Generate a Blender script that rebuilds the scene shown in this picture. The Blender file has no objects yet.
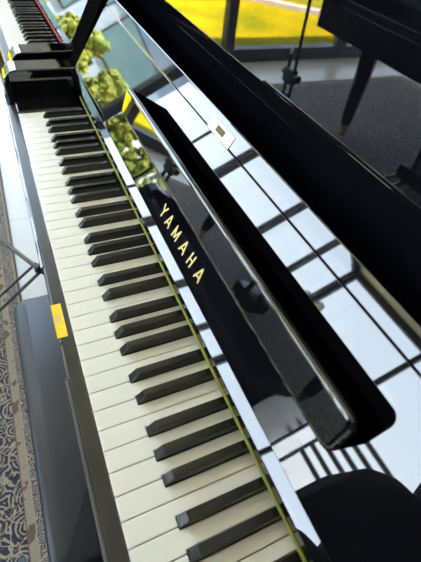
import bpy, bmesh, math, random
from mathutils import Vector, Matrix
S = bpy.context.scene
COL = S.collection
OZ = 0.735                      # height of the white key tops above the floor

# ------------------------------------------------------------------ camera
cam_d = bpy.data.cameras.new('camera')
cam = bpy.data.objects.new('camera', cam_d); COL.objects.link(cam)
R = ((0.39888884, 0.9110551, 0.10424157), (-0.69624479, 0.22691994, 0.68099232), (0.59676703, -0.34421788, 0.7248332))
M = Matrix(((R[0][0], R[1][0], R[2][0], 0.97199), (R[0][1], R[1][1], R[2][1], -0.00129),
            (R[0][2], R[1][2], R[2][2], 0.44106 + OZ), (0, 0, 0, 1)))
cam.matrix_world = M
cam_d.sensor_fit = 'VERTICAL'; cam_d.sensor_height = 24.0
cam_d.lens = 400.21 / 562 * 24.0
cam_d.clip_start = 0.01
cam_d.dof.use_dof = True; cam_d.dof.focus_distance = 0.58; cam_d.dof.aperture_fstop = 4.5
S.camera = cam

# ------------------------------------------------------------------ sky, sun, exposure
SKY = 9.4
w = bpy.data.worlds.new('sky'); S.world = w; w.use_nodes = True
nt = w.node_tree; nt.nodes.clear()
tc = nt.nodes.new('ShaderNodeTexCoord'); sp = nt.nodes.new('ShaderNodeSeparateXYZ')
cr = nt.nodes.new('ShaderNodeValToRGB'); bg = nt.nodes.new('ShaderNodeBackground'); wo = nt.nodes.new('ShaderNodeOutputWorld')
nt.links.new(tc.outputs['Generated'], sp.inputs[0]); nt.links.new(sp.outputs['Z'], cr.inputs[0])
cr.color_ramp.elements[0].color = (0.86, 0.93, 1.0, 1); cr.color_ramp.elements[0].position = 0.0
cr.color_ramp.elements[1].color = (0.50, 0.68, 1.0, 1); cr.color_ramp.elements[1].position = 0.8
nt.links.new(cr.outputs[0], bg.inputs[0]); bg.inputs[1].default_value = SKY
nt.links.new(bg.outputs[0], wo.inputs[0])
sd = bpy.data.lights.new('sun', 'SUN'); sd.energy = 58; sd.angle = math.radians(1); sd.color = (1, .95, .82)
sun = bpy.data.objects.new('sun', sd); COL.objects.link(sun)
sun.rotation_euler = Vector((-0.25, -0.15, -1.0)).to_track_quat('-Z', 'Y').to_euler()

def portal(name, loc, rot, sx, sy):
    d = bpy.data.lights.new(name, 'AREA'); d.shape = 'RECTANGLE'; d.size = sx; d.size_y = sy
    d.cycles.is_portal = True
    o = bpy.data.objects.new(name, d); COL.objects.link(o); o.location = loc; o.rotation_euler = rot
portal('window_portal_left', (-2.25, -2.75, 1.55), (math.pi/2, 0, -math.pi/2), 6.2, 2.95)
portal('window_portal_front', (.4, -5.72, 1.55), (math.pi/2, 0, math.pi), 5.4, 2.95)

S.view_settings.view_transform = 'Standard'; S.view_settings.look = 'None'
S.view_settings.gamma = 1; S.view_settings.exposure = 0.0; S.view_settings.use_curve_mapping = False
S.cycles.caustics_reflective = False; S.cycles.caustics_refractive = False
S.cycles.max_bounces = 8; S.cycles.diffuse_bounces = 5; S.cycles.transparent_max_bounces = 12

# ------------------------------------------------------------------ materials
def mat(name, color, rough=.5, metal=0, ior=1.5, coat=0, noise=None, bump=None):
    m = bpy.data.materials.new(name); m.use_nodes = True
    n = m.node_tree.nodes; l = m.node_tree.links; b = n['Principled BSDF']
    b.inputs['Base Color'].default_value = (*color, 1); b.inputs['Roughness'].default_value = rough
    b.inputs['Metallic'].default_value = metal; b.inputs['IOR'].default_value = ior
    b.inputs['Coat Weight'].default_value = coat; b.inputs['Coat Roughness'].default_value = .02
    t = n.new('ShaderNodeTexCoord')
    if noise:
        sc, c2 = noise
        q = n.new('ShaderNodeTexNoise'); q.inputs['Scale'].default_value = sc; q.inputs['Detail'].default_value = 5
        r = n.new('ShaderNodeValToRGB'); r.color_ramp.elements[0].position = .35; r.color_ramp.elements[1].position = .65
        r.color_ramp.elements[0].color = (*color, 1); r.color_ramp.elements[1].color = (*c2, 1)
        l.new(t.outputs['Object'], q.inputs[0]); l.new(q.outputs[0], r.inputs[0]); l.new(r.outputs[0], b.inputs['Base Color'])
    if bump:
        q = n.new('ShaderNodeTexNoise'); q.inputs['Scale'].default_value = bump[0]; q.inputs['Detail'].default_value = 3
        u = n.new('ShaderNodeBump'); u.inputs['Strength'].default_value = bump[1]; u.inputs['Distance'].default_value = bump[2]
        l.new(t.outputs['Object'], q.inputs[0]); l.new(q.outputs[0], u.inputs['Height']); l.new(u.outputs[0], b.inputs['Normal'])
    return m
EBONY = mat('polished_ebony', (.003, .003, .004), .015, ior=1.95, noise=(3, (.004, .004, .006)), bump=(2.2, .25, .0012))
BLACKL = mat('black_lacquer', (.003, .003, .004), .12, ior=1.35, noise=(3, (.004, .004, .005)))
SATIN = mat('satin_ebony', (.022, .02, .016), .33, ior=1.5, noise=(40, (.028, .026, .02)))
IVORY = mat('ivory_key', (.92, .895, .80), .22, noise=(5, (.93, .905, .82)))
SHARP = mat('ebony_key', (.008, .0075, .006), .22, noise=(60, (.013, .012, .010)))
FELTG = mat('green_felt', (.16, .16, .02), .95, noise=(300, (.24, .24, .03)))
FELTR = mat('red_felt', (.45, .06, .03), .95, noise=(300, (.3, .03, .02)))
BRASS = mat('brass', (.80, .60, .22), .22, 1, noise=(30, (.85, .66, .28)))
PALEB = mat('pale_brass', (.93, .88, .68), .4, .3, noise=(30, (.93, .87, .66)))
DULLB = mat('dull_brass', (.42, .34, .16), .4, .8, noise=(60, (.5, .4, .2)))
MATTE = mat('unpolished_black', (.003, .003, .003), .7, ior=1.2, noise=(60, (.004, .004, .004)))
GOLD = mat('gold_inlay', (.62, .50, .20), .4, .6, noise=(90, (.68, .55, .22)))
DARKHOLE = mat('dark_hole', (.09, .06, .02), .5, .4, noise=(90, (.05, .035, .01)))
STICK = mat('yellow_label', (.98, .60, .0), .6, noise=(60, (.98, .63, .01)))
STICKG = mat('label_print', (.62, .50, .28), .6, noise=(90, (.5, .45, .3)))
LEATH = mat('black_leather', (.012, .016, .026), .36, ior=1.45, noise=(14, (.015, .019, .030)), bump=(220, .25, .0006))
BMET = mat('black_metal', (.006, .006, .007), .35, .0, noise=(40, (.02, .02, .022)))
CHROME = mat('chrome', (.8, .8, .82), .12, 1, noise=(20, (.75, .75, .78)))
WALL = mat('wall_plaster', (.74, .73, .70), .8, noise=(4, (.77, .76, .73)))
DWALL = mat('dimmed_wall', (.05, .05, .055), .8, noise=(4, (.06, .06, .065)))  # dim right side of the room put into the wall colour, for black reflections
CEIL = mat('ceiling_paint', (.82, .81, .78), .85, noise=(3, (.85, .84, .81)))
FRAME = mat('dark_frame', (.035, .04, .045), .4, .2, noise=(20, (.045, .05, .055)))
PATHM = mat('pale_paving', (.50, .42, .36), .8, noise=(4, (.56, .48, .42)))
LAWN = mat('lawn_grass', (.17, .17, .004), .9, noise=(1.6, (.42, .28, .004)), bump=(30, .8, .05))
LEAF = mat('tree_leaves', (.05, .10, .008), .7, noise=(2.5, (.24, .24, .01)), bump=(4, 1, .2))
LEAFD = mat('dark_leaves', (.02, .04, .02), .7, noise=(3, (.05, .07, .03)), bump=(4, 1, .2))
BARK = mat('bark', (.12, .08, .05), .9, noise=(8, (.18, .12, .08)))
BUILD = mat('grey_render', (.27, .33, .42), .8, noise=(2, (.32, .38, .47)))
TEAL = mat('teal_glass', (.08, .14, .16), .3, noise=(2, (.10, .18, .19)))
TERR = mat('grey_terrace', (.30, .30, .31), .8, noise=(2, (.36, .36, .37)))
for m_ in (MATTE, LAWN): m_.node_tree.nodes['Principled BSDF'].inputs['Specular IOR Level'].default_value = 0
ROOFM = mat('grey_roof', (.22, .22, .24), .8, noise=(5, (.28, .28, .3)))

def glass():
    m = bpy.data.materials.new('window_glass'); m.use_nodes = True
    n = m.node_tree.nodes; l = m.node_tree.links; n.clear()
    o = n.new('ShaderNodeOutputMaterial'); mx = n.new('ShaderNodeMixShader'); tr = n.new('ShaderNodeBsdfTransparent')
    g = n.new('ShaderNodeBsdfGlossy'); g.inputs['Roughness'].default_value = .01; lw = n.new('ShaderNodeLayerWeight'); lw.inputs['Blend'].default_value = .5
    pw = n.new('ShaderNodeMath'); pw.operation = 'POWER'; pw.inputs[1].default_value = 5; l.new(lw.outputs['Facing'], pw.inputs[0])
    f = n.new('ShaderNodeMath'); f.operation = 'MULTIPLY_ADD'; f.inputs[1].default_value = .9; f.inputs[2].default_value = .04; l.new(pw.outputs[0], f.inputs[0])
    tr.inputs[0].default_value = (.96, .98, .98, 1)
    l.new(f.outputs[0], mx.inputs[0]); l.new(tr.outputs[0], mx.inputs[1]); l.new(g.outputs[0], mx.inputs[2]); l.new(mx.outputs[0], o.inputs[0])
    return m
GLASS = glass()

def tile_mat():
    m = mat('cream_tile', (.72, .70, .64), .22)
    n = m.node_tree.nodes; l = m.node_tree.links; b = n['Principled BSDF']
    t = n.new('ShaderNodeTexCoord'); br = n.new('ShaderNodeTexBrick')
    br.offset = 0; br.inputs['Scale'].default_value = 1; br.inputs['Brick Width'].default_value = .6; br.inputs['Row Height'].default_value = .6
    br.inputs['Mortar Size'].default_value = .0025
    br.inputs['Color1'].default_value = (.62, .56, .45, 1); br.inputs['Color2'].default_value = (.64, .58, .47, 1); br.inputs['Mortar'].default_value = (.38, .36, .33, 1)
    mp = n.new('ShaderNodeMapping'); mp.inputs['Location'].default_value = (.0, .25, 0)
    l.new(t.outputs['Object'], mp.inputs[0]); l.new(mp.outputs[0], br.inputs[0]); l.new(br.outputs[0], b.inputs['Base Color'])
    return m
TILE = tile_mat()

RX0, RX1, RY0, RY1 = -1.78, 1.55, -2.62, -.142
def rug_mat():
    m = mat('persian_rug', (.3, .25, .2), .95)
    n = m.node_tree.nodes; l = m.node_tree.links; b = n['Principled BSDF']
    def N(t, **k):
        x = n.new(t)
        for a, v in k.items(): setattr(x, a, v)
        return x
    def MA(op, a, bb=None, c=None):
        x = N('ShaderNodeMath', operation=op)
        for i, v in enumerate((a, bb, c)):
            if v is None: continue
            if isinstance(v, (int, float)): x.inputs[i].default_value = v
            else: l.new(v, x.inputs[i])
        return x.outputs[0]
    def MIX(f, A, B):
        x = N('ShaderNodeMix', data_type='RGBA')
        l.new(f, x.inputs[0])
        for i, v in ((6, A), (7, B)):
            if isinstance(v, tuple): x.inputs[i].default_value = (*v, 1)
            else: l.new(v, x.inputs[i])
        return x.outputs[2]
    t = N('ShaderNodeTexCoord'); s = N('ShaderNodeSeparateXYZ'); l.new(t.outputs['Object'], s.inputs[0])
    hx, hy = (RX1-RX0)/2, (RY1-RY0)/2
    ax = MA('ABSOLUTE', s.outputs[0]); ay = MA('ABSOLUTE', s.outputs[1])
    d = MA('MINIMUM', MA('SUBTRACT', hx, ax), MA('SUBTRACT', hy, ay))       # distance from the rug's edge
    nz = N('ShaderNodeTexNoise'); nz.inputs['Scale'].default_value = 26; nz.inputs['Detail'].default_value = 2
    l.new(t.outputs['Object'], nz.inputs[0])
    mixv = N('ShaderNodeMix', data_type='VECTOR'); mixv.inputs[0].default_value = .022
    l.new(t.outputs['Object'], mixv.inputs[4]); l.new(nz.outputs['Color'], mixv.inputs[5])
    def vor(sc, feat='F1'):
        v = N('ShaderNodeTexVoronoi', feature=feat); v.inputs['Scale'].default_value = sc; v.inputs['Randomness'].default_value = .75
        l.new(mixv.outputs[1], v.inputs['Vector']); return v.outputs['Distance']
    v1 = vor(15); v2 = vor(60); v3 = vor(30, 'DISTANCE_TO_EDGE')
    navy = (.026, .032, .062); beige = (.32, .27, .20); cream = (.36, .31, .23); brown = (.15, .10, .07); slate = (.10, .13, .17)
    ring = MA('GREATER_THAN', MA('SINE', MA('MULTIPLY', v1, 46)), .25)
    field = MIX(MA('MULTIPLY', ring, MA('GREATER_THAN', v2, .30)), navy, beige)
    field = MIX(MA('LESS_THAN', v3, .03), field, cream)
    field = MIX(MA('LESS_THAN', v2, .18), field, brown)
    field = MIX(MA('LESS_THAN', v1, .10), field, slate)
    g = MA('GREATER_THAN', MA('SINE', MA('MULTIPLY', v2, 24)), .0)
    guard = MIX(g, cream, navy)
    c = MIX(MA('LESS_THAN', d, .071), field, brown)
    c = MIX(MA('LESS_THAN', d, .068), c, MIX(MA('GREATER_THAN', nz.outputs[0], .56), beige, brown))
    c = MIX(MA('LESS_THAN', d, .050), c, cream)
    c = MIX(MA('LESS_THAN', d, .047), c, guard)
    c = MIX(MA('LESS_THAN', d, .012), c, beige)
    c = MIX(MA('LESS_THAN', d, .006), c, brown)
    n2 = N('ShaderNodeTexNoise'); n2.inputs['Scale'].default_value = 260; l.new(t.outputs['Object'], n2.inputs[0])
    hs = N('ShaderNodeHueSaturation'); l.new(MA('ADD', n2.outputs[0], .55), hs.inputs['Value']); l.new(c, hs.inputs['Color'])
    l.new(hs.outputs[0], b.inputs['Base Color'])
    bp = N('ShaderNodeBump'); bp.inputs['Strength'].default_value = .5; bp.inputs['Distance'].default_value = .004
    l.new(n2.outputs[0], bp.inputs['Height']); l.new(bp.outputs[0], b.inputs['Normal'])
    return m
RUG = rug_mat()

# ------------------------------------------------------------------ helpers
def obj(name, bm, m, parent=None, smooth=False):
    me = bpy.data.meshes.new(name)
    bmesh.ops.recalc_face_normals(bm, faces=bm.faces)
    bm.to_mesh(me); bm.free()
    if smooth:
        for p in me.polygons: p.use_smooth = True
    me.materials.append(m)
    o = bpy.data.objects.new(name, me); COL.objects.link(o)
    if parent: o.parent = parent
    return o
def thing(name, label, cat, loc=(0, 0, 0), rotz=0, group=None):
    o = bpy.data.objects.new(name, None); COL.objects.link(o); o.empty_display_size = .05
    o.location = loc; o.rotation_euler = (0, 0, rotz); tag(o, label, cat, group); return o
def tag(o, label, cat, group=None):
    o['label'] = label; o['category'] = cat
    if group: o['group'] = group
    return o
def struct(o):
    o['kind'] = 'structure'; return o
def box(bm, x0, x1, y0, y1, z0, z1, bev=0, seg=2):
    v = [bm.verts.new(p) for p in ((x0, y0, z0), (x1, y0, z0), (x1, y1, z0), (x0, y1, z0), (x0, y0, z1), (x1, y0, z1), (x1, y1, z1), (x0, y1, z1))]
    fs = [bm.faces.new([v[i] for i in f]) for f in ((0, 3, 2, 1), (4, 5, 6, 7), (0, 1, 5, 4), (1, 2, 6, 5), (2, 3, 7, 6), (3, 0, 4, 7))]
    if bev:
        es = {e for f in fs for e in f.edges}
        bmesh.ops.bevel(bm, geom=list(es), offset=bev, segments=seg, profile=.5, affect='EDGES')
    return bm
def bx(*a, **k): return box(bmesh.new(), *a, **k)
def prism(bm, pts, axis, a0, a1, bev=0, seg=2):
    """extrude a polygon; axis 0: pts are (y, z); axis 1: (x, z); axis 2: (x, y)"""
    def P(p, a): return ((a, p[0], p[1]), (p[0], a, p[1]), (p[0], p[1], a))[axis]
    A = [bm.verts.new(P(p, a0)) for p in pts]; B = [bm.verts.new(P(p, a1)) for p in pts]
    n = len(pts); fs = [bm.faces.new(A[::-1]), bm.faces.new(B)]
    for i in range(n): fs.append(bm.faces.new((A[i], A[(i+1) % n], B[(i+1) % n], B[i])))
    if bev:
        bmesh.ops.recalc_face_normals(bm, faces=fs)
        bmesh.ops.bevel(bm, geom=list({e for f in fs for e in f.edges}), offset=bev, segments=seg, profile=.5, affect='EDGES', clamp_overlap=True)
    return bm
def pr(*a, **k): return prism(bmesh.new(), *a, **k)
def tube(bm, a, b, r0, r1=None, n=16):
    a = Vector(a); b = Vector(b); r1 = r0 if r1 is None else r1
    z = (b-a).normalized(); x = z.orthogonal().normalized(); y = z.cross(x)
    A = []; B = []
    for i in range(n):
        t = 2*math.pi*i/n; d = x*math.cos(t)+y*math.sin(t)
        A.append(bm.verts.new(a+d*r0)); B.append(bm.verts.new(b+d*r1))
    for i in range(n): bm.faces.new((A[i], A[(i+1) % n], B[(i+1) % n], B[i]))
    bm.faces.new(A[::-1]); bm.faces.new(B); return bm
def tb(*a, **k): return tube(bmesh.new(), *a, **k)
def lathe(prof, center=(0, 0, 0), n=20, axis='Z'):
    bm = bmesh.new(); rings = []
    for r, h in prof:
        ring = []
        for i in range(n):
            t = 2*math.pi*i/n; p = (r*math.cos(t), r*math.sin(t), h)
            if axis == 'Y': p = (p[0], p[2], p[1])
            if axis == 'X': p = (p[2], p[0], p[1])
            ring.append(bm.verts.new(Vector(p)+Vector(center)))
        rings.append(ring)
    for a, b in zip(rings, rings[1:]):
        for i in range(n): bm.faces.new((a[i], a[(i+1) % n], b[(i+1) % n], b[i]))
    bm.faces.new(rings[0][::-1]); bm.faces.new(rings[-1]); return bm

# ------------------------------------------------------------------ the room
WX = -2.3; FY = -5.8; RX = 3.2; BY = .66; CH = 3.1
struct(obj('floor', bx(WX-.08, RX+.2, FY-.08, BY+.2, -.2, 0), TILE))
struct(obj('ceiling', bx(WX-.1, RX+.2, FY-.1, BY+.2, CH, CH+.25), CEIL))
struct(obj('wall_back', bx(WX-.08, RX+.2, BY, BY+.2, 0, CH), WALL))
struct(obj('wall_right', bx(RX, RX+.2, FY-.08, BY, 0, CH), DWALL))
struct(obj('baseboard_back', bx(WX+.06, RX, BY-.014, BY, 0, .09, bev=.003), mat('white_trim', (.75, .74, .7), .5, noise=(5, (.78, .77, .73)))))
def window(k, axis, a0, a1, fixed):
    """a glazed bay with its dark frame: axis 'x' = the left wall, spans y a0..a1; axis 'y' = the front wall, spans x"""
    bm = bmesh.new(); h = .04; t = .045
    def B(u0, u1, z0, z1, dt=t):
        if axis == 'x': box(bm, fixed-dt, fixed+dt, u0, u1, z0, z1, bev=.003, seg=1)
        else: box(bm, u0, u1, fixed-dt, fixed+dt, z0, z1, bev=.003, seg=1)
    B(a0, a0+h, 0, CH); B(a1-h, a1, 0, CH)
    B(a0+h, a1-h, 0, .10); B(a0+h, a1-h, CH-.12, CH)
    o = struct(obj('window_%d' % k, bm, FRAME))
    bm = bmesh.new()
    if axis == 'x': box(bm, fixed-.006, fixed+.006, a0+h, a1-h, .1, CH-.12)
    else: box(bm, a0+h, a1-h, fixed-.006, fixed+.006, .1, CH-.12)
    obj('pane', bm, GLASS, o)
ys = [BY, .05, -1.11, -2.27, -3.43, -4.60, FY+.05]
for k in range(1, 6): window(k, 'x', ys[k+1], ys[k], WX)
struct(obj('wall_left', bx(WX-.08, WX+.05, ys[1], BY, 0, CH), WALL))
xs = [WX+.05, -.55, .9, 2.1, RX]
for k in range(4): window(k+6, 'y', xs[k], xs[k+1], FY)
struct(obj('trim_1', bx(WX-.05, WX+.05, FY-.05, FY+.05, 0, CH), FRAME))

# unseen ceiling panels added as neutral fill against the yellow lawn bounce
def emis(name, c, st):
    m = bpy.data.materials.new(name); m.use_nodes = True; n = m.node_tree.nodes; b = n['Principled BSDF']
    b.inputs['Base Color'].default_value = (.8, .8, .8, 1); b.inputs['Emission Color'].default_value = (*c, 1); b.inputs['Emission Strength'].default_value = st
    return m
FILL_LAMP = emis('fill_glow', (.90, .94, 1.0), 13)
for nm, x, y in (('nearest the left window wall', -1.2, -1.7), ('over the middle of the grand piano', .1, -3.4), ('over the right side of the room', 2.3, -2.6)):
    t = thing('added_fill_light', 'added square white fill light on the ceiling ' + nm, 'ceiling light', (x, y, CH), 0, 'added fill lights')
    obj('frame', bx(-.32, .32, -.32, .32, -.03, .0, bev=.004), CEIL, t)
    obj('diffuser', bx(-.29, .29, -.29, .29, -.034, -.030), FILL_LAMP, t)

# ------------------------------------------------------------------ outside
struct(obj('lawn', bx(-60, -2.5, -7.5, 30, -.45, -.12), LAWN))
struct(obj('terrace', bx(-60, 30, -60, -7.5, -.45, -.12), TERR))
struct(obj('terrace_edge', bx(-2.5, 30, -7.5, -5.9, -.45, -.12), TERR))
struct(obj('garden_kerb', pr([(-8.4, 1.0), (-8.3, 1.08), (-3.2, -4.17), (-3.3, -4.25)], 2, -.12, -.07), PATHM))

def blob_tree(name, label, loc, h, rad, m, seed, group):
    random.seed(seed); t = thing(name, label, 'tree', loc, 0, group)
    obj('trunk', tb((0, 0, -.1), (0, 0, h*.55), .13, .08, n=10), BARK, t)
    bm = bmesh.new()
    for i in range(26):
        a = random.uniform(0, 6.28); q = random.uniform(.1, 1)**.5*rad*.8; z = h*(.30+.62*random.random()); q *= 1-.5*abs(z/h-.55)
        bmesh.ops.create_icosphere(bm, subdivisions=2, radius=rad*random.uniform(.28, .45), matrix=Matrix.Translation((q*math.cos(a), q*math.sin(a), z)))
    for v in bm.verts: v.co += Vector((random.uniform(-1, 1), random.uniform(-1, 1), random.uniform(-1, 1)))*rad*.06
    obj('foliage', bm, m, t)
blob_tree('garden_tree', 'narrow dark tree just outside the front glazing', (-3.9, -9.2, -.12), 3.2, .55, LEAFD, 8, None)
random.seed(5)
def shrub(x, y, sd, r):
    t = thing('garden_shrub', 'rounded yellow-green shrub in the row between the lawn and the house', 'shrub', (x, y, -.12), 0, 'shrubs along the lawn')
    random.seed(sd)
    obj('stem', tb((0, 0, -.05), (0, 0, .6), .04, .03, n=8), BARK, t)
    bm = bmesh.new()
    for k in range(150):
        a = random.uniform(0, 6.28); z = random.uniform(.15, 1.45); q = r*.8*random.random()**.5*(1-.45*abs(z-.6))
        bmesh.ops.create_icosphere(bm, subdivisions=1, radius=r*random.uniform(.15, .26), matrix=Matrix.Translation((q*math.cos(a), q*math.sin(a), z)))
    for v in bm.verts: v.co += Vector((random.uniform(-1, 1), random.uniform(-1, 1), random.uniform(-1, 1)))*.045
    obj('foliage', bm, LEAF, t)
for k in range(14): shrub(-9.3, 3.6-1.12*k, 20+k, .56)
b = thing('house', 'grey house with teal glass windows beyond the lawn', 'building', (-18, .9, -.12), .1)
obj('wall', bx(-3, 3, -9, 9, 0, 4.2), BUILD, b)
obj('roof', pr([(-3.4, 4.2), (3.4, 4.2), (0, 5.2)], 1, -9.4, 9.4), ROOFM, b)
for yy in (-7.2, -4.4, -1.6, 1.6, 4.4, 7.2):
    f = obj('window', bx(3.0, 3.06, yy-1.16, yy+1.16, 1.44, 3.06), FRAME, b)
    obj('pane', bx(3.06, 3.08, yy-1.1, yy+1.1, 1.5, 3.0), TEAL, f)

t = thing('slatted_screen', 'dark slatted screen standing on the terrace outside the front glass', 'screen', (.25, -6.9, -.10))
for sx in (-.75, .75): obj('post', bx(sx-.03, sx+.03, -.03, .03, 0, 2.0, bev=.003), FRAME, t)
for k in range(6): obj('slat', bx(-.72, .72, -.02, .02, .72+.20*k, .81+.20*k, bev=.003), FRAME, t)

# ------------------------------------------------------------------ rug
r = obj('persian_rug', bx(-(RX1-RX0)/2, (RX1-RX0)/2, -(RY1-RY0)/2, (RY1-RY0)/2, 0, .009, bev=.003), RUG)
r.location = ((RX0+RX1)/2, (RY0+RY1)/2, 0)
tag(r, 'navy and beige patterned Persian rug on the cream floor beside the bench', 'rug')

# ------------------------------------------------------------------ upright pianos
P = .02355
BO = {1: .0035, 3: -.003, 4: .003, 6: -.004, 0: 0.0}
blacks = {}
for i in range(1, 51):
    if i % 7 in (1, 3, 4, 6, 0): blacks[i] = P*i+BO[i % 7]
TH = math.radians(32); CT, ST = math.cos(TH), math.sin(TH); Y0, Z0 = .148, .060
def FB(x, L, h=0): return Vector((x, Y0+L*ST-h*CT, OZ+Z0+L*CT+h*ST))
def fbox(bm, x0, x1, L0, L1, h0, h1, bev=0, seg=2):
    n0 = len(bm.verts)
    b2 = bmesh.new(); box(b2, x0, x1, L0, L1, h0, h1, bev=bev, seg=seg)
    me = bpy.data.meshes.new('t'); 
    for v in b2.verts: v.co = FB(*v.co)
    b2.to_mesh(me); b2.free(); bm.from_mesh(me); bpy.data.meshes.remove(me); return bm

def stroke(bm, p, q, wd, h0, h1):
    p = Vector(p); q = Vector(q); d = (q-p).normalized(); s = Vector((-d.y, d.x))*wd/2
    c = [p+s, p-s, q-s, q+s]
    A = [bm.verts.new(FB(a.x, a.y, h0)) for a in c]; B = [bm.verts.new(FB(a.x, a.y, h1)) for a in c]
    bm.faces.new(A); bm.faces.new(B)
    for i in range(4): bm.faces.new((A[i], A[(i+1) % 4], B[(i+1) % 4], B[i]))

XL, XR = -.086, P*52+.086       # inner faces of the arms
def make_piano(label, loc, rotz, felt, main):
    t = thing('upright_piano', label, 'piano', loc, rotz)
    # keys
    for i in range(52):
        l0, r0 = P*i+.0005, P*(i+1)-.0005
        lt = blacks[i]+.0064 if i in blacks else l0
        rt = blacks[i+1]-.0064 if i+1 in blacks else r0
        pts = [(l0, 0), (r0, 0), (r0, .0492)]
        if rt != r0: pts.append((rt, .0492))
        pts += [(rt, .152), (lt, .152)]
        if lt != l0: pts.append((lt, .0492))
        pts.append((l0, .0492))
        obj('white_key', pr(pts, 2, OZ-.019, OZ, bev=.0009, seg=2), IVORY, t)
    for i, c in blacks.items():
        bm = bmesh.new()
        wb, wt = .0056, .0046; z0, z1 = OZ-.012, OZ+.0120
        ring = [[(c-wb, .0500, z0), (c+wb, .0500, z0), (c+wb, .151, z0), (c-wb, .151, z0)],
                [(c-wb, .0500, OZ+.001), (c+wb, .0500, OZ+.001), (c+wb, .151, OZ+.001), (c-wb, .151, OZ+.001)],
                [(c-wt, .0590, z1), (c+wt, .0590, z1), (c+wt, .151, z1), (c-wt, .151, z1)]]
        V = [[bm.verts.new(p) for p in r_] for r_ in ring]
        bm.faces.new(V[0][::-1]); bm.faces.new(V[2])
        for a, b_ in ((0, 1), (1, 2)):
            for k in range(4): bm.faces.new((V[a][k], V[a][(k+1) % 4], V[b_][(k+1) % 4], V[b_][k]))
        bmesh.ops.recalc_face_normals(bm, faces=bm.faces)
        es = [e for e in bm.edges if max(v.co.z for v in e.verts) > OZ+.002]
        bmesh.ops.bevel(bm, geom=es, offset=.0007, segments=2, profile=.5, affect='EDGES')
        obj('black_key', bm, SHARP, t)
    # case
    zs = OZ-.018
    bm = bmesh.new()
    prism(bm, [(-.0012, zs-.05), (-.0012, zs), (-.0165, zs), (-.0195, zs-.0015), (-.0208, zs-.0045), (-.0208, zs-.05)], 0, XL, XR)
    obj('key_slip', bm, SATIN, t)
    # raised glossy bead along the slip's front edge, interrupted at the middle
    for a, b_ in ((XL+.002, .487), (.690, XR-.002)):
        bm = bmesh.new()
        pts = []
        for k in range(7):
            an = math.pi*k/6; pts.append((-.0195-.0035*math.cos(an-math.pi/2)*1.0, zs-.004+.0035*math.sin(an-math.pi/2)))
        prism(bm, [(-.017, zs-.012), (-.017, zs+.0002), (-.0195, zs+.0004), (-.0225, zs-.001), (-.0235, zs-.004), (-.0225, zs-.010)], 0, a, b_, bev=.0012)
        obj('slip_bead', bm, EBONY if a < 0 else SATIN, t)
    obj('keybed', bx(XL, XR, -.017, .29, OZ-.11, OZ-.06, bev=.002), EBONY, t)
    for x0, x1 in ((XL, -.0012), (P*52+.0012, XR)):
        obj('key_block', bx(x0, x1, -.0005, .139, OZ-.05, OZ+.004, bev=.0015), EBONY, t)
    for x0, x1 in ((XL-.062, XL), (XR, XR+.062)):
        pts = [(-.014, OZ-.13), (-.014, OZ+.030)]
        for k in range(1, 7):
            a = math.pi/2*k/6; pts.append((-.014+.030*(1-math.cos(a)), OZ+.030+.030*math.sin(a)))
        pts += [(.30, OZ+.06), (.30, OZ-.13)]
        obj('arm', pr(pts, 0, x0, x1, bev=.003, seg=3), EBONY, t)
        obj('leg', pr([(-.03, .0), (.03, .0), (.026, OZ-.13), (-.018, OZ-.13)], 0, x0+.006, x1-.006, bev=.004), EBONY, t)
        obj('side_panel', bx(x0+.002, x1-.002, .270, .60, .10, 1.185, bev=.003), EBONY, t)
        obj('side_cheek', pr([(.272, OZ+.0605), (.148, OZ+.0605), (.2225, OZ+.19), (.2695, OZ+.272)], 0, x0+.002, x1-.002, bev=.001), MATTE, t)
        obj('plinth', bx(x0, x1, -.035, .60, 0, .10, bev=.004), EBONY, t)
    obj('key_rail', pr([(.1398, OZ+.030), (.1398, OZ+.0438), (.1504, OZ+.0552), (.19, OZ+.0552), (.19, OZ+.030)], 0, XL, XR, bev=.0004, seg=1), EBONY, t)
    obj('key_felt', bx(0, P*52, .1390, .146, OZ+.0225, OZ+.0300), felt, t)
    # fallboard, opened
    f = obj('fallboard', fbox(bmesh.new(), XL+.0015, XR-.0015, .0, .1538, -.020, 0, bev=.0007), EBONY, t)
    obj('fallboard_lip', fbox(bmesh.new(), XL+.0015, XR-.0015, .1545, .1790, -.024, 0, bev=.0014, seg=2), EBONY, f)
    obj('fold_hinge', fbox(bmesh.new(), XL+.01, XR-.01, .1500, .1580, -.006, -.0045), BMET, f)
    if main:
        bm = bmesh.new(); h0, h1 = -.0005, .00025; b0, b1 = .0150, .0335; w1 = .0027
        def L_(a, b_): stroke(bm, a, b_, w1, h0, h1)
        m_ = (b0+b1)/2
        L_((.5262, b0), (.5262, m_)); L_((.5262, m_-.001), (.5200, b1)); L_((.5262, m_-.001), (.5324, b1))
        for c in (.5495, .6072, .6607):
            L_((c-.0065, b0), (c, b1)); L_((c+.0065, b0), (c, b1)); L_((c-.0045, b0+.0055), (c+.0045, b0+.0055))
        L_((.5712, b0), (.5718, b1)); L_((.5850, b0), (.5844, b1)); L_((.5718, b1-.001), (.5781, b0+.002)); L_((.5844, b1-.001), (.5781, b0+.002))
        L_((.6287, b0), (.6287, b1)); L_((.6376, b0), (.6376, b1)); L_((.6287, m_), (.6376, m_))
        o = obj('logo_lettering', bm, GOLD, f)
        # lock plate on the lip
        bm = fbox(bmesh.new(), .5005, .5645, .1540, .1705, -.001, .0012, bev=.0009)
        o = obj('lock_plate', bm, PALEB, f); o['label'] = 'pale brass lock plate'
        obj('lock_slot', fbox(bmesh.new(), .5205, .5435, .1585, .1668, -.001, .0015), DARKHOLE, f)
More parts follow.
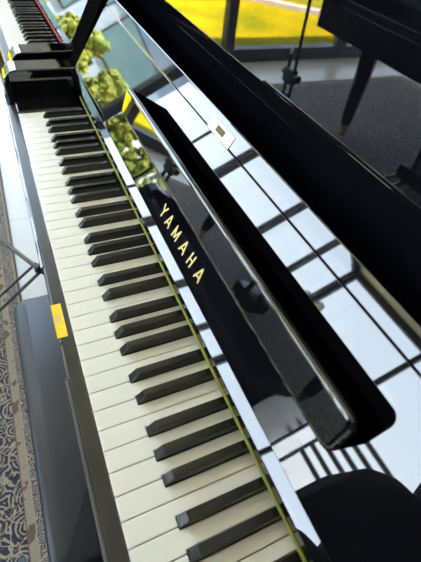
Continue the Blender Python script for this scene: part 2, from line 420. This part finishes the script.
        for x in (.5075, .5575): obj('screw', fbox(bmesh.new(), x-.0012, x+.0012, .1615, .1640, .0, .0017, bev=.0004), DARKHOLE, f)
        # folding music ledge: a long rounded bar standing off the fallboard
        lx0, lx1, La, Lb = .309, .917, .0630, .1085
        ha, hb = .0290, .0420
        def outline(off, rad):
            pts = []; rr = max(rad-off, .0015)
            for cx, cy, a0 in ((lx1-rad, Lb-rad, 0), (lx0+rad, Lb-rad, 90), (lx0+rad, La+rad, 180), (lx1-rad, La+rad, 270)):
                cx2 = cx; cy2 = cy
                for k in range(9):
                    a = math.radians(a0+90*k/8); pts.append((cx2+rr*math.cos(a), cy2+rr*math.sin(a)))
            return pts
        hf = lambda L: ha+(L-La)/(Lb-La)*(hb-ha)
        bm = bmesh.new(); RD = .012; rnd = .0065; rings = []
        rings.append([bm.verts.new(FB(x, L, .0004)) for x, L in outline(0, RD)])
        for k in range(7):
            a = math.pi/2*k/6
            rings.append([bm.verts.new(FB(x, L, hf(L)-rnd+rnd*math.sin(a))) for x, L in outline(rnd*(1-math.cos(a)), RD)])
        for A, B in zip(rings, rings[1:]):
            for k in range(len(A)): bm.faces.new((A[k], A[(k+1) % len(A)], B[(k+1) % len(A)], B[k]))
        bm.faces.new(rings[0][::-1]); bm.faces.new(rings[-1])
        o = obj('music_ledge', bm, EBONY, f)
        o.data.materials.append(MATTE)
        for p in o.data.polygons:
            p.use_smooth = len(p.vertices) == 4
            if p.index < len(rings[0]): p.material_index = 1
        o = obj('ledge_hinge', fbox(bmesh.new(), lx0+.014, lx1-.014, La+.0062, La+.0070, ha-.004, ha+.0014, bev=.0002, seg=1), DULLB, f); o['label'] = 'thin brass edging of the music ledge'
        s_ = obj('warning_sticker', bx(.567, .627, -.0208, -.0072, zs, zs+.0004, bev=.0001, seg=1), STICK, t); s_['label'] = 'small yellow sticker'
        bm = bmesh.new()
        for k in range(4): box(bm, .585+.004*k+.0012, .585+.004*k+.0032, -.0168, -.0118, zs+.0003, zs+.00055)
        box(bm, .584, .602, -.0175, -.0168, zs+.0003, zs+.00055); box(bm, .584, .602, -.0112, -.0106, zs+.0003, zs+.00055)
        obj('sticker_print', bm, STICKG, s_)
        obj('keyhole', lathe([(.0025, zs-.001), (.0025, zs+.0003)], (.636, -.0175, 0), n=14), DARKHOLE, t)
    # upper and lower casework
    obj('upper_panel', bx(XL+.001, XR-.001, .299, .319, OZ+.075, 1.16, bev=.002), EBONY, t)
    obj('panel_rail', bx(XL, XR, .19, .30, OZ+.02, OZ+.075, bev=.002), SATIN, t)
    obj('top_lid', bx(XL-.072, XR+.072, .235, .61, 1.186, 1.21, bev=.004, seg=3), EBONY, t)
    obj('lower_panel', bx(XL+.001, XR-.001, .28, .30, .12, OZ-.11, bev=.002), EBONY, t)
    obj('bottom_rail', bx(XL, XR, .265, .31, .0, .12, bev=.002), EBONY, t)
    obj('back_frame', bx(XL, XR, .575, .60, .02, 1.18), SATIN, t)
    for k in (-1, 0, 1):
        bm = bmesh.new(); c = P*26+k*.075
        prism(bm, [(.265, .06), (.19, .055), (.165, .045), (.165, .035), (.265, .045)], 0, c-.012, c+.012, bev=.003)
        obj('pedal', bm, BRASS, t)
    return t
make_piano('glossy black upright piano with opened fallboard and gold lettering, nearest', (0, 0, 0), 0, FELTG, True)
yaw = math.radians(1.5)
ox = -.345-1.225*math.cos(yaw); oy = .022-1.225*math.sin(yaw)
make_piano('second black upright piano behind the nearest one, with red felt behind its keys', (ox, oy, 0), yaw, FELTR, False)

# ------------------------------------------------------------------ bench
b = thing('piano_bench', 'black leather topped piano bench pushed under the keyboard', 'bench', (.605, .05, 0))
def rbox(x0, x1, y0, y1, z0, z1, r, rv):
    bm = bmesh.new(); rings = []
    def ring(off, z):
        pts = []
        for cx, cy, a0 in ((x1-r, y1-r, 0), (x0+r, y1-r, 90), (x0+r, y0+r, 180), (x1-r, y0+r, 270)):
            for k in range(7):
                a = math.radians(a0+15*k); rr = max(r-off, .001); pts.append(bm.verts.new((cx+rr*math.cos(a), cy+rr*math.sin(a), z)))
        return pts
    rings.append(ring(.006, z0)); rings.append(ring(0, z0+.006))
    for k in range(7):
        a = math.pi/2*k/6; rings.append(ring(rv*(1-math.cos(a)), z1-rv-.003+rv*math.sin(a)))
    rings.append(ring(r-.002, z1))
    for A, B in zip(rings, rings[1:]):
        for k in range(len(A)): bm.faces.new((A[k], A[(k+1) % len(A)], B[(k+1) % len(A)], B[k]))
    bm.faces.new(rings[0][::-1]); bm.faces.new(rings[-1]); return bm
BZ = OZ-.21
obj('seat_cushion', rbox(-.252, .252, -.150, .150, BZ-.062, BZ, .028, .018), LEATH, b, smooth=True)
obj('apron', bx(-.235, .235, -.135, .135, BZ-.115, BZ-.062, bev=.003), EBONY, b)
for sx in (-1, 1):
    for sy in (-1, 1):
        bm = bmesh.new(); cx, cy = sx*.215, sy*.115
        prism(bm, [(cx-.02, cy-.02), (cx+.02, cy-.02), (cx+.02, cy+.02), (cx-.02, cy+.02)], 2, 0.0, BZ-.115, bev=.003)
        obj('leg', bm, EBONY, b)

# ------------------------------------------------------------------ folding stand tucked beneath the keyboard
t = thing('folding_stand', 'thin black metal folding stand tucked under the keyboard, left of the bench', 'stand', (.085, -.047, 0))
hub = Vector((0, 0, OZ-.40))
obj('hub', lathe([(.008, hub.z-.014), (.011, hub.z-.008), (.011, hub.z+.008), (.008, hub.z+.014)], n=14), BMET, t)
obj('leg', tb(hub, (-.803, -.275, .020), .0065), BMET, t)
obj('leg', tb(hub+Vector((.012, 0, -.004)), (-.046, -.292, .018), .0048), BMET, t)
obj('brace', tb(hub+Vector((-.034, -.004, -.010)), (-.116, -.286, .018), .0042), BMET, t)
obj('leg', tb(hub, (-.02, .20, .012), .0075), BMET, t)
obj('pole', tb(hub, (.05, .22, OZ-.16), .008), BMET, t)

# ------------------------------------------------------------------ grand piano facing the uprights
GX = -.28; GY = -.955
g = thing('grand_piano', 'closed black grand piano on brass casters standing on the rug', 'piano', (GX, GY, 0))
zb, zt = OZ-.12, OZ+.25
out = [(-.74, 0), (.74, 0)]
curve = [(.74, -.45), (.72, -.70), (.60, -.93), (.40, -1.10), (.22, -1.25), (.08, -1.42), (-.04, -1.56), (-.22, -1.66), (-.46, -1.66), (-.64, -1.58), (-.73, -1.42)]
body = [(-.74, -.30), (.74, -.30)] + curve
obj('case', pr(body, 2, zb+.02, zt, bev=.004), BLACKL, g)
obj('keybed', bx(-.74, .74, -.32, 0, zb, zb+.075, bev=.004), BLACKL, g)
obj('key_slip', bx(-.66, .66, -.03, -.006, zb+.075, zb+.12, bev=.003), BLACKL, g)
for s_ in (-1, 1):
    pts = [(0, zb+.07), (0, zb+.16), (-.02, zb+.20), (-.10, zb+.225), (-.30, zb+.37), (-.31, zb+.07)]
    obj('arm', pr(pts, 0, s_*.70-.04, s_*.70+.04, bev=.004), BLACKL, g)
obj('fallboard', pr([(-.02, zb+.12), (-.03, zb+.15), (-.24, zb+.17), (-.30, zb+.20), (-.30, zb+.10)], 0, -.66, .66, bev=.003), BLACKL, g)
obj('lid', pr([(-.75, -.27), (.75, -.27)] + [(x*1.015, y*1.01) for x, y in curve], 2, zt, zt+.022, bev=.006), BLACKL, g)
for x, y in ((-.65, -.355), (.65, -.355), (-.28, -1.45)):
    l_ = obj('leg', lathe([(.030, .085), (.034, .12), (.052, zb-.12), (.060, zb-.05), (.060, zb+.03)], (x, y, 0), n=8), BLACKL, g)
    obj('caster', lathe([(.014, .03), (.020, .05), (.024, .085)], (x, y, 0), n=14), BRASS, l_)
    obj('wheel', lathe([(.010, -.012), (.0205, -.010), (.0205, .010), (.010, .012)], (x, y, .0295), n=18, axis='X'), BRASS, l_)
bm = bmesh.new()
box(bm, -.10, .10, -.46, -.30, .055, .13, bev=.004)
obj('lyre_box', bm, BLACKL, g)
for x in (-.055, .055): obj('lyre_post', tb((x, -.38, .12), (x*1.3, -.38, zb+.03), .017, .020), BLACKL, g)
for x in (-.07, 0, .07): obj('pedal', pr([(-.31, .085), (-.24, .08), (-.205, .066), (-.205, .056), (-.31, .072)], 0, x-.013, x+.013, bev=.003), BRASS, g)

# ------------------------------------------------------------------ microphone stand by the grand
m_ = thing('microphone_stand', 'slim black boom microphone stand beside the grand piano corner', 'microphone stand', (-1.20, -1.0, 0))
zc = OZ-.44
obj('tube', tb((-.03, 0, .10), (-.045, 0, OZ-.33), .011), BMET, m_)
obj('tip', tb((-.045, 0, OZ-.33), (-.046, 0, OZ-.305), .008, .006), CHROME, m_)
obj('boom_arm', tb((.035, 0, .16), (-.01, 0, OZ+.62), .010), BMET, m_)
obj('clutch', bx(-.062, .044, -.022, .022, zc-.045, zc+.04, bev=.01, seg=3), BMET, m_)
obj('knob', tb((.04, 0, zc+.005), (.085, 0, zc+.005), .022), BMET, m_)
obj('knob', tb((-.06, 0, zc), (-.09, 0, zc), .014), BMET, m_)
obj('hub', lathe([(.02, .09), (.026, .10), (.026, .17), (.018, .19)], (-.015, 0, 0)), BMET, m_)
for k in range(3):
    a = math.radians(70+120*k); l_ = obj('leg', tb((-.015, 0, .105), (-.015+.3*math.cos(a), .3*math.sin(a), .022), .008), BMET, m_)
    obj('rubber_foot', lathe([(.010, .0095), (.013, .014), (.011, .034)], (-.015+.3*math.cos(a), .3*math.sin(a), 0), n=10), BMET, l_)

# ------------------------------------------------------------------ photographer, seen only as a dark reflection in the fallboard
def skin_chain(bm_out, nodes, edges, sub=1):
    """grow a tapered surface round a skeleton of joints (position, radius) and add it to bm_out"""
    me = bpy.data.meshes.new('t'); me.from_pydata([n[0] for n in nodes], edges, [])
    o = bpy.data.objects.new('t', me); COL.objects.link(o)
    md = o.modifiers.new('s', 'SKIN')
    for i, v in enumerate(me.skin_vertices[0].data):
        r_ = nodes[i][1]; v.radius = (r_, r_) if not isinstance(r_, tuple) else r_; v.use_root = i == 0
    sb = o.modifiers.new('u', 'SUBSURF'); sb.levels = sub; sb.render_levels = sub
    dg = bpy.context.evaluated_depsgraph_get(); dg.update()
    e = bpy.data.meshes.new_from_object(o.evaluated_get(dg)); bm_out.from_mesh(e)
    bpy.data.objects.remove(o); bpy.data.meshes.remove(e)
def remeshed(name, bm, m, parent, vox):
    me = bpy.data.meshes.new('t'); bm.to_mesh(me); bm.free()
    o = bpy.data.objects.new('t', me); COL.objects.link(o)
    md = o.modifiers.new('r', 'REMESH'); md.mode = 'VOXEL'; md.voxel_size = vox
    sm = o.modifiers.new('s', 'SMOOTH'); sm.factor = .6; sm.iterations = 3
    dg = bpy.context.evaluated_depsgraph_get(); dg.update()
    e = bpy.data.meshes.new_from_object(o.evaluated_get(dg)); bpy.data.objects.remove(o)
    for p in e.polygons: p.use_smooth = True
    e.materials.clear(); e.materials.append(m)
    r_ = bpy.data.objects.new(name, e); COL.objects.link(r_); r_.parent = parent; return r_
SKIN = mat('skin', (.62, .38, .27), .5, noise=(40, (.66, .42, .30)))
CLOTH = mat('black_cotton', (.006, .006, .007), .9, noise=(90, (.009, .009, .010)))
HAIR = mat('dark_hair', (.02, .014, .01), .5, noise=(120, (.03, .02, .015)))
SHOE = mat('black_shoe', (.02, .02, .02), .4, noise=(60, (.03, .03, .03)))
SCREEN = mat('dark_glass', (.01, .01, .012), .05, noise=(20, (.012, .012, .014)))
EYE = mat('eye_white', (.8, .8, .78), .2, noise=(50, (.82, .82, .8))); IRIS = mat('eye_iris', (.05, .03, .02), .2, noise=(90, (.07, .04, .02)))
U = Vector(R[1]); RT = Vector(R[0]); BK = Vector(R[2]); CP = Vector((0.97199, -0.00129, 0.44106+OZ))
ph = thing('smartphone', 'black smartphone held out in the photographer\'s right hand', 'phone', tuple(CP-U*.055+BK*.009))
def pbox(u0, u1, r0, r1, b0, b1, bev):
    bm = bx(r0, r1, u0, u1, b0, b1, bev=bev, seg=3)
    for v in bm.verts: v.co = RT*v.co.x+U*v.co.y+BK*v.co.z
    return bm
obj('case', pbox(-.078, .072, -.036, .036, -.004, .0038, .003), BMET, ph)
obj('screen', pbox(-.074, .068, -.033, .033, .0036, .0043, .0003), SCREEN, ph)
pe = thing('person', 'person in black clothes standing beside the keyboard and holding out a phone', 'person', (1.07, -.47, .0095))
O = Vector((1.07, -.47, .0095))
def q(x, y, z): return Vector((x, y, z))-O
def hand(bm, wrist, palm, fingers):
    skin_chain(bm, [(wrist, .025), ((wrist+palm)/2, (.030, .018)), (palm, (.036, .014))], [(0, 1), (1, 2)])
    for f_ in fingers:
        skin_chain(bm, [(p, r_) for p, r_ in f_], [(i, i+1) for i in range(len(f_)-1)])
hd = q(1.163, -.345, 1.615)
bm = bmesh.new()
skin_chain(bm, [(q(1.03, -.47, .95), .095), (q(1.11, -.46, 1.12), .085), (q(1.16, -.44, 1.32), .095), (q(1.175, -.42, 1.43), .055), (q(1.175, -.40, 1.50), .052), (q(1.165, -.36, 1.58), .06),
    (q(1.01, -.46, 1.385), .055), (q(1.02, -.62, 1.14), .042), (q(1.17, -.625, 1.00), .027),
    (q(1.32, -.44, 1.385), .055), (q(1.31, -.30, 1.13), .042), (q(1.105, -.02, 1.078), .027),
    (q(.955, -.47, .86), .072), (q(.95, -.44, .48), .058), (q(.98, -.48, .10), .038), (q(.975, -.37, .04), .035),
    (q(1.115, -.47, .86), .072), (q(1.14, -.44, .48), .058), (q(1.16, -.48, .10), .038), (q(1.165, -.37, .04), .035)],
    [(0, 1), (1, 2), (2, 3), (3, 4), (4, 5), (2, 6), (6, 7), (7, 8), (2, 9), (9, 10), (10, 11), (0, 12), (12, 13), (13, 14), (14, 15), (0, 16), (16, 17), (17, 18), (18, 19)])
# head: skull, jaw, nose, lips, ears; it tilts down towards the phone
T = Matrix.Translation(hd) @ Matrix.Rotation(math.radians(-24), 4, 'X') @ Matrix.Rotation(math.radians(14), 4, 'Z')
def ell(bm, c, r_, sub=3): bmesh.ops.create_icosphere(bm, subdivisions=sub, radius=1, matrix=T @ Matrix.Translation(c) @ Matrix.Diagonal((*r_, 1)))
ell(bm, (0, -.012, .03), (.074, .092, .085)); ell(bm, (0, .012, -.03), (.060, .072, .075)); ell(bm, (0, .040, -.080), (.036, .034, .028))
ell(bm, (0, .094, -.018), (.011, .016, .024), 2); ell(bm, (0, .102, -.030), (.014, .011, .009), 2); ell(bm, (0, .081, -.056), (.022, .010, .006), 2); ell(bm, (0, .079, -.065), (.019, .010, .006), 2)
for s_ in (-1, 1): ell(bm, (s_*.074, -.004, -.010), (.009, .018, .030), 2)
# right hand closed round the phone's lower half
pc = CP-U*.055+BK*.009-O
pal = pc-U*.045+RT*.012-BK*.020
fg = []
for k in range(4):
    b0 = pc-U*(.012+.021*k)+RT*.020-BK*.020; ln = (.9, 1.0, .96, .8)[k]
    fg.append([(b0, .010), (b0-RT*.030*ln-BK*.002, .0092), (b0-RT*.058*ln+BK*.002, .0085), (b0-RT*(.066)*ln+BK*.018, .0075)])
fg.append([(pc-U*.075+RT*.030-BK*.012, .012), (pc-U*.045+RT*.048-BK*.004, .0105), (pc-U*.018+RT*.047+BK*.006, .009), (pc-U*.002+RT*.038+BK*.012, .0078)])
hand(bm, q(1.105, -.02, 1.078), pal, fg)
# left hand hanging relaxed
wl = q(1.17, -.625, 1.00); pl = wl+Vector((.055, .0, -.055)); fg = []
for k in range(4):
    b0 = pl+Vector((.024-.014*k, 0, .008-.014*k)); ln = (.92, 1.0, .95, .78)[k]; dv = Vector((.7, .0, -.7))
    fg.append([(b0, .0095), (b0+dv*.034*ln, .009), (b0+dv*.058*ln+Vector((0, -.006, 0)), .008), (b0+dv*.074*ln+Vector((0, -.018, 0)), .007)])
fg.append([(wl+Vector((.030, 0, -.008)), .012), (wl+Vector((.062, -.006, .006)), .0105), (wl+Vector((.086, -.010, .004)), .009), (wl+Vector((.102, -.014, -.002)), .0078)])
hand(bm, wl, pl, fg)
remeshed('body', bm, SKIN, pe, .006)
bm = bmesh.new()
skin_chain(bm, [(q(1.02, -.46, .90), (.215, .14)), (q(1.07, -.46, 1.02), (.195, .14)), (q(1.11, -.46, 1.12), (.150, .11)), (q(1.16, -.44, 1.32), (.175, .12)), (q(1.175, -.422, 1.42), (.085, .075)), (q(1.175, -.415, 1.462), (.064, .062)),
    (q(1.01, -.46, 1.385), .072), (q(1.02, -.62, 1.14), .060), (q(1.16, -.625, 1.010), .046),
    (q(1.32, -.44, 1.385), .072), (q(1.31, -.30, 1.13), .056), (q(1.145, -.075, 1.087), .041)],
    [(0, 1), (1, 2), (2, 3), (3, 4), (4, 5), (3, 6), (6, 7), (7, 8), (3, 9), (9, 10), (10, 11)])
remeshed('sweater', bm, CLOTH, pe, .009)
bm = bmesh.new()
skin_chain(bm, [(q(1.03, -.47, .98), (.160, .115)), (q(1.025, -.46, .86), (.195, .13)), (q(.93, -.465, .78), .125), (q(.95, -.44, .48), .085), (q(.98, -.48, .09), .060),
    (q(1.12, -.47, .78), .115), (q(1.14, -.44, .48), .080), (q(1.16, -.48, .09), .060)], [(0, 1), (1, 2), (2, 3), (3, 4), (1, 5), (5, 6), (6, 7)])
remeshed('trousers', bm, CLOTH, pe, .009)
for x in (.98, 1.16):
    bm = bmesh.new()
    skin_chain(bm, [(q(x, -.50, .055), .042), (q(x, -.42, .050), .044), (q(x, -.33, .040), .034)], [(0, 1), (1, 2)])
    for v in bm.verts: v.co.z = max(v.co.z, 0.0)
    obj('shoe', bm, SHOE, pe, smooth=True)
bm = bmesh.new()
ell(bm, (0, -.026, .042), (.083, .094, .086)); ell(bm, (0, -.062, -.02), (.070, .050, .070))
remeshed('hair', bm, HAIR, pe, .006)
for s_ in (-1, 1):
    bm = bmesh.new(); ell(bm, (s_*.030, .0650, -.002), (.0125, .009, .0075), 2); e_ = obj('eye', bm, EYE, pe, smooth=True)
    bm = bmesh.new(); ell(bm, (s_*.030, .0725, -.003), (.005, .0028, .005), 2); obj('iris', bm, IRIS, e_, smooth=True)
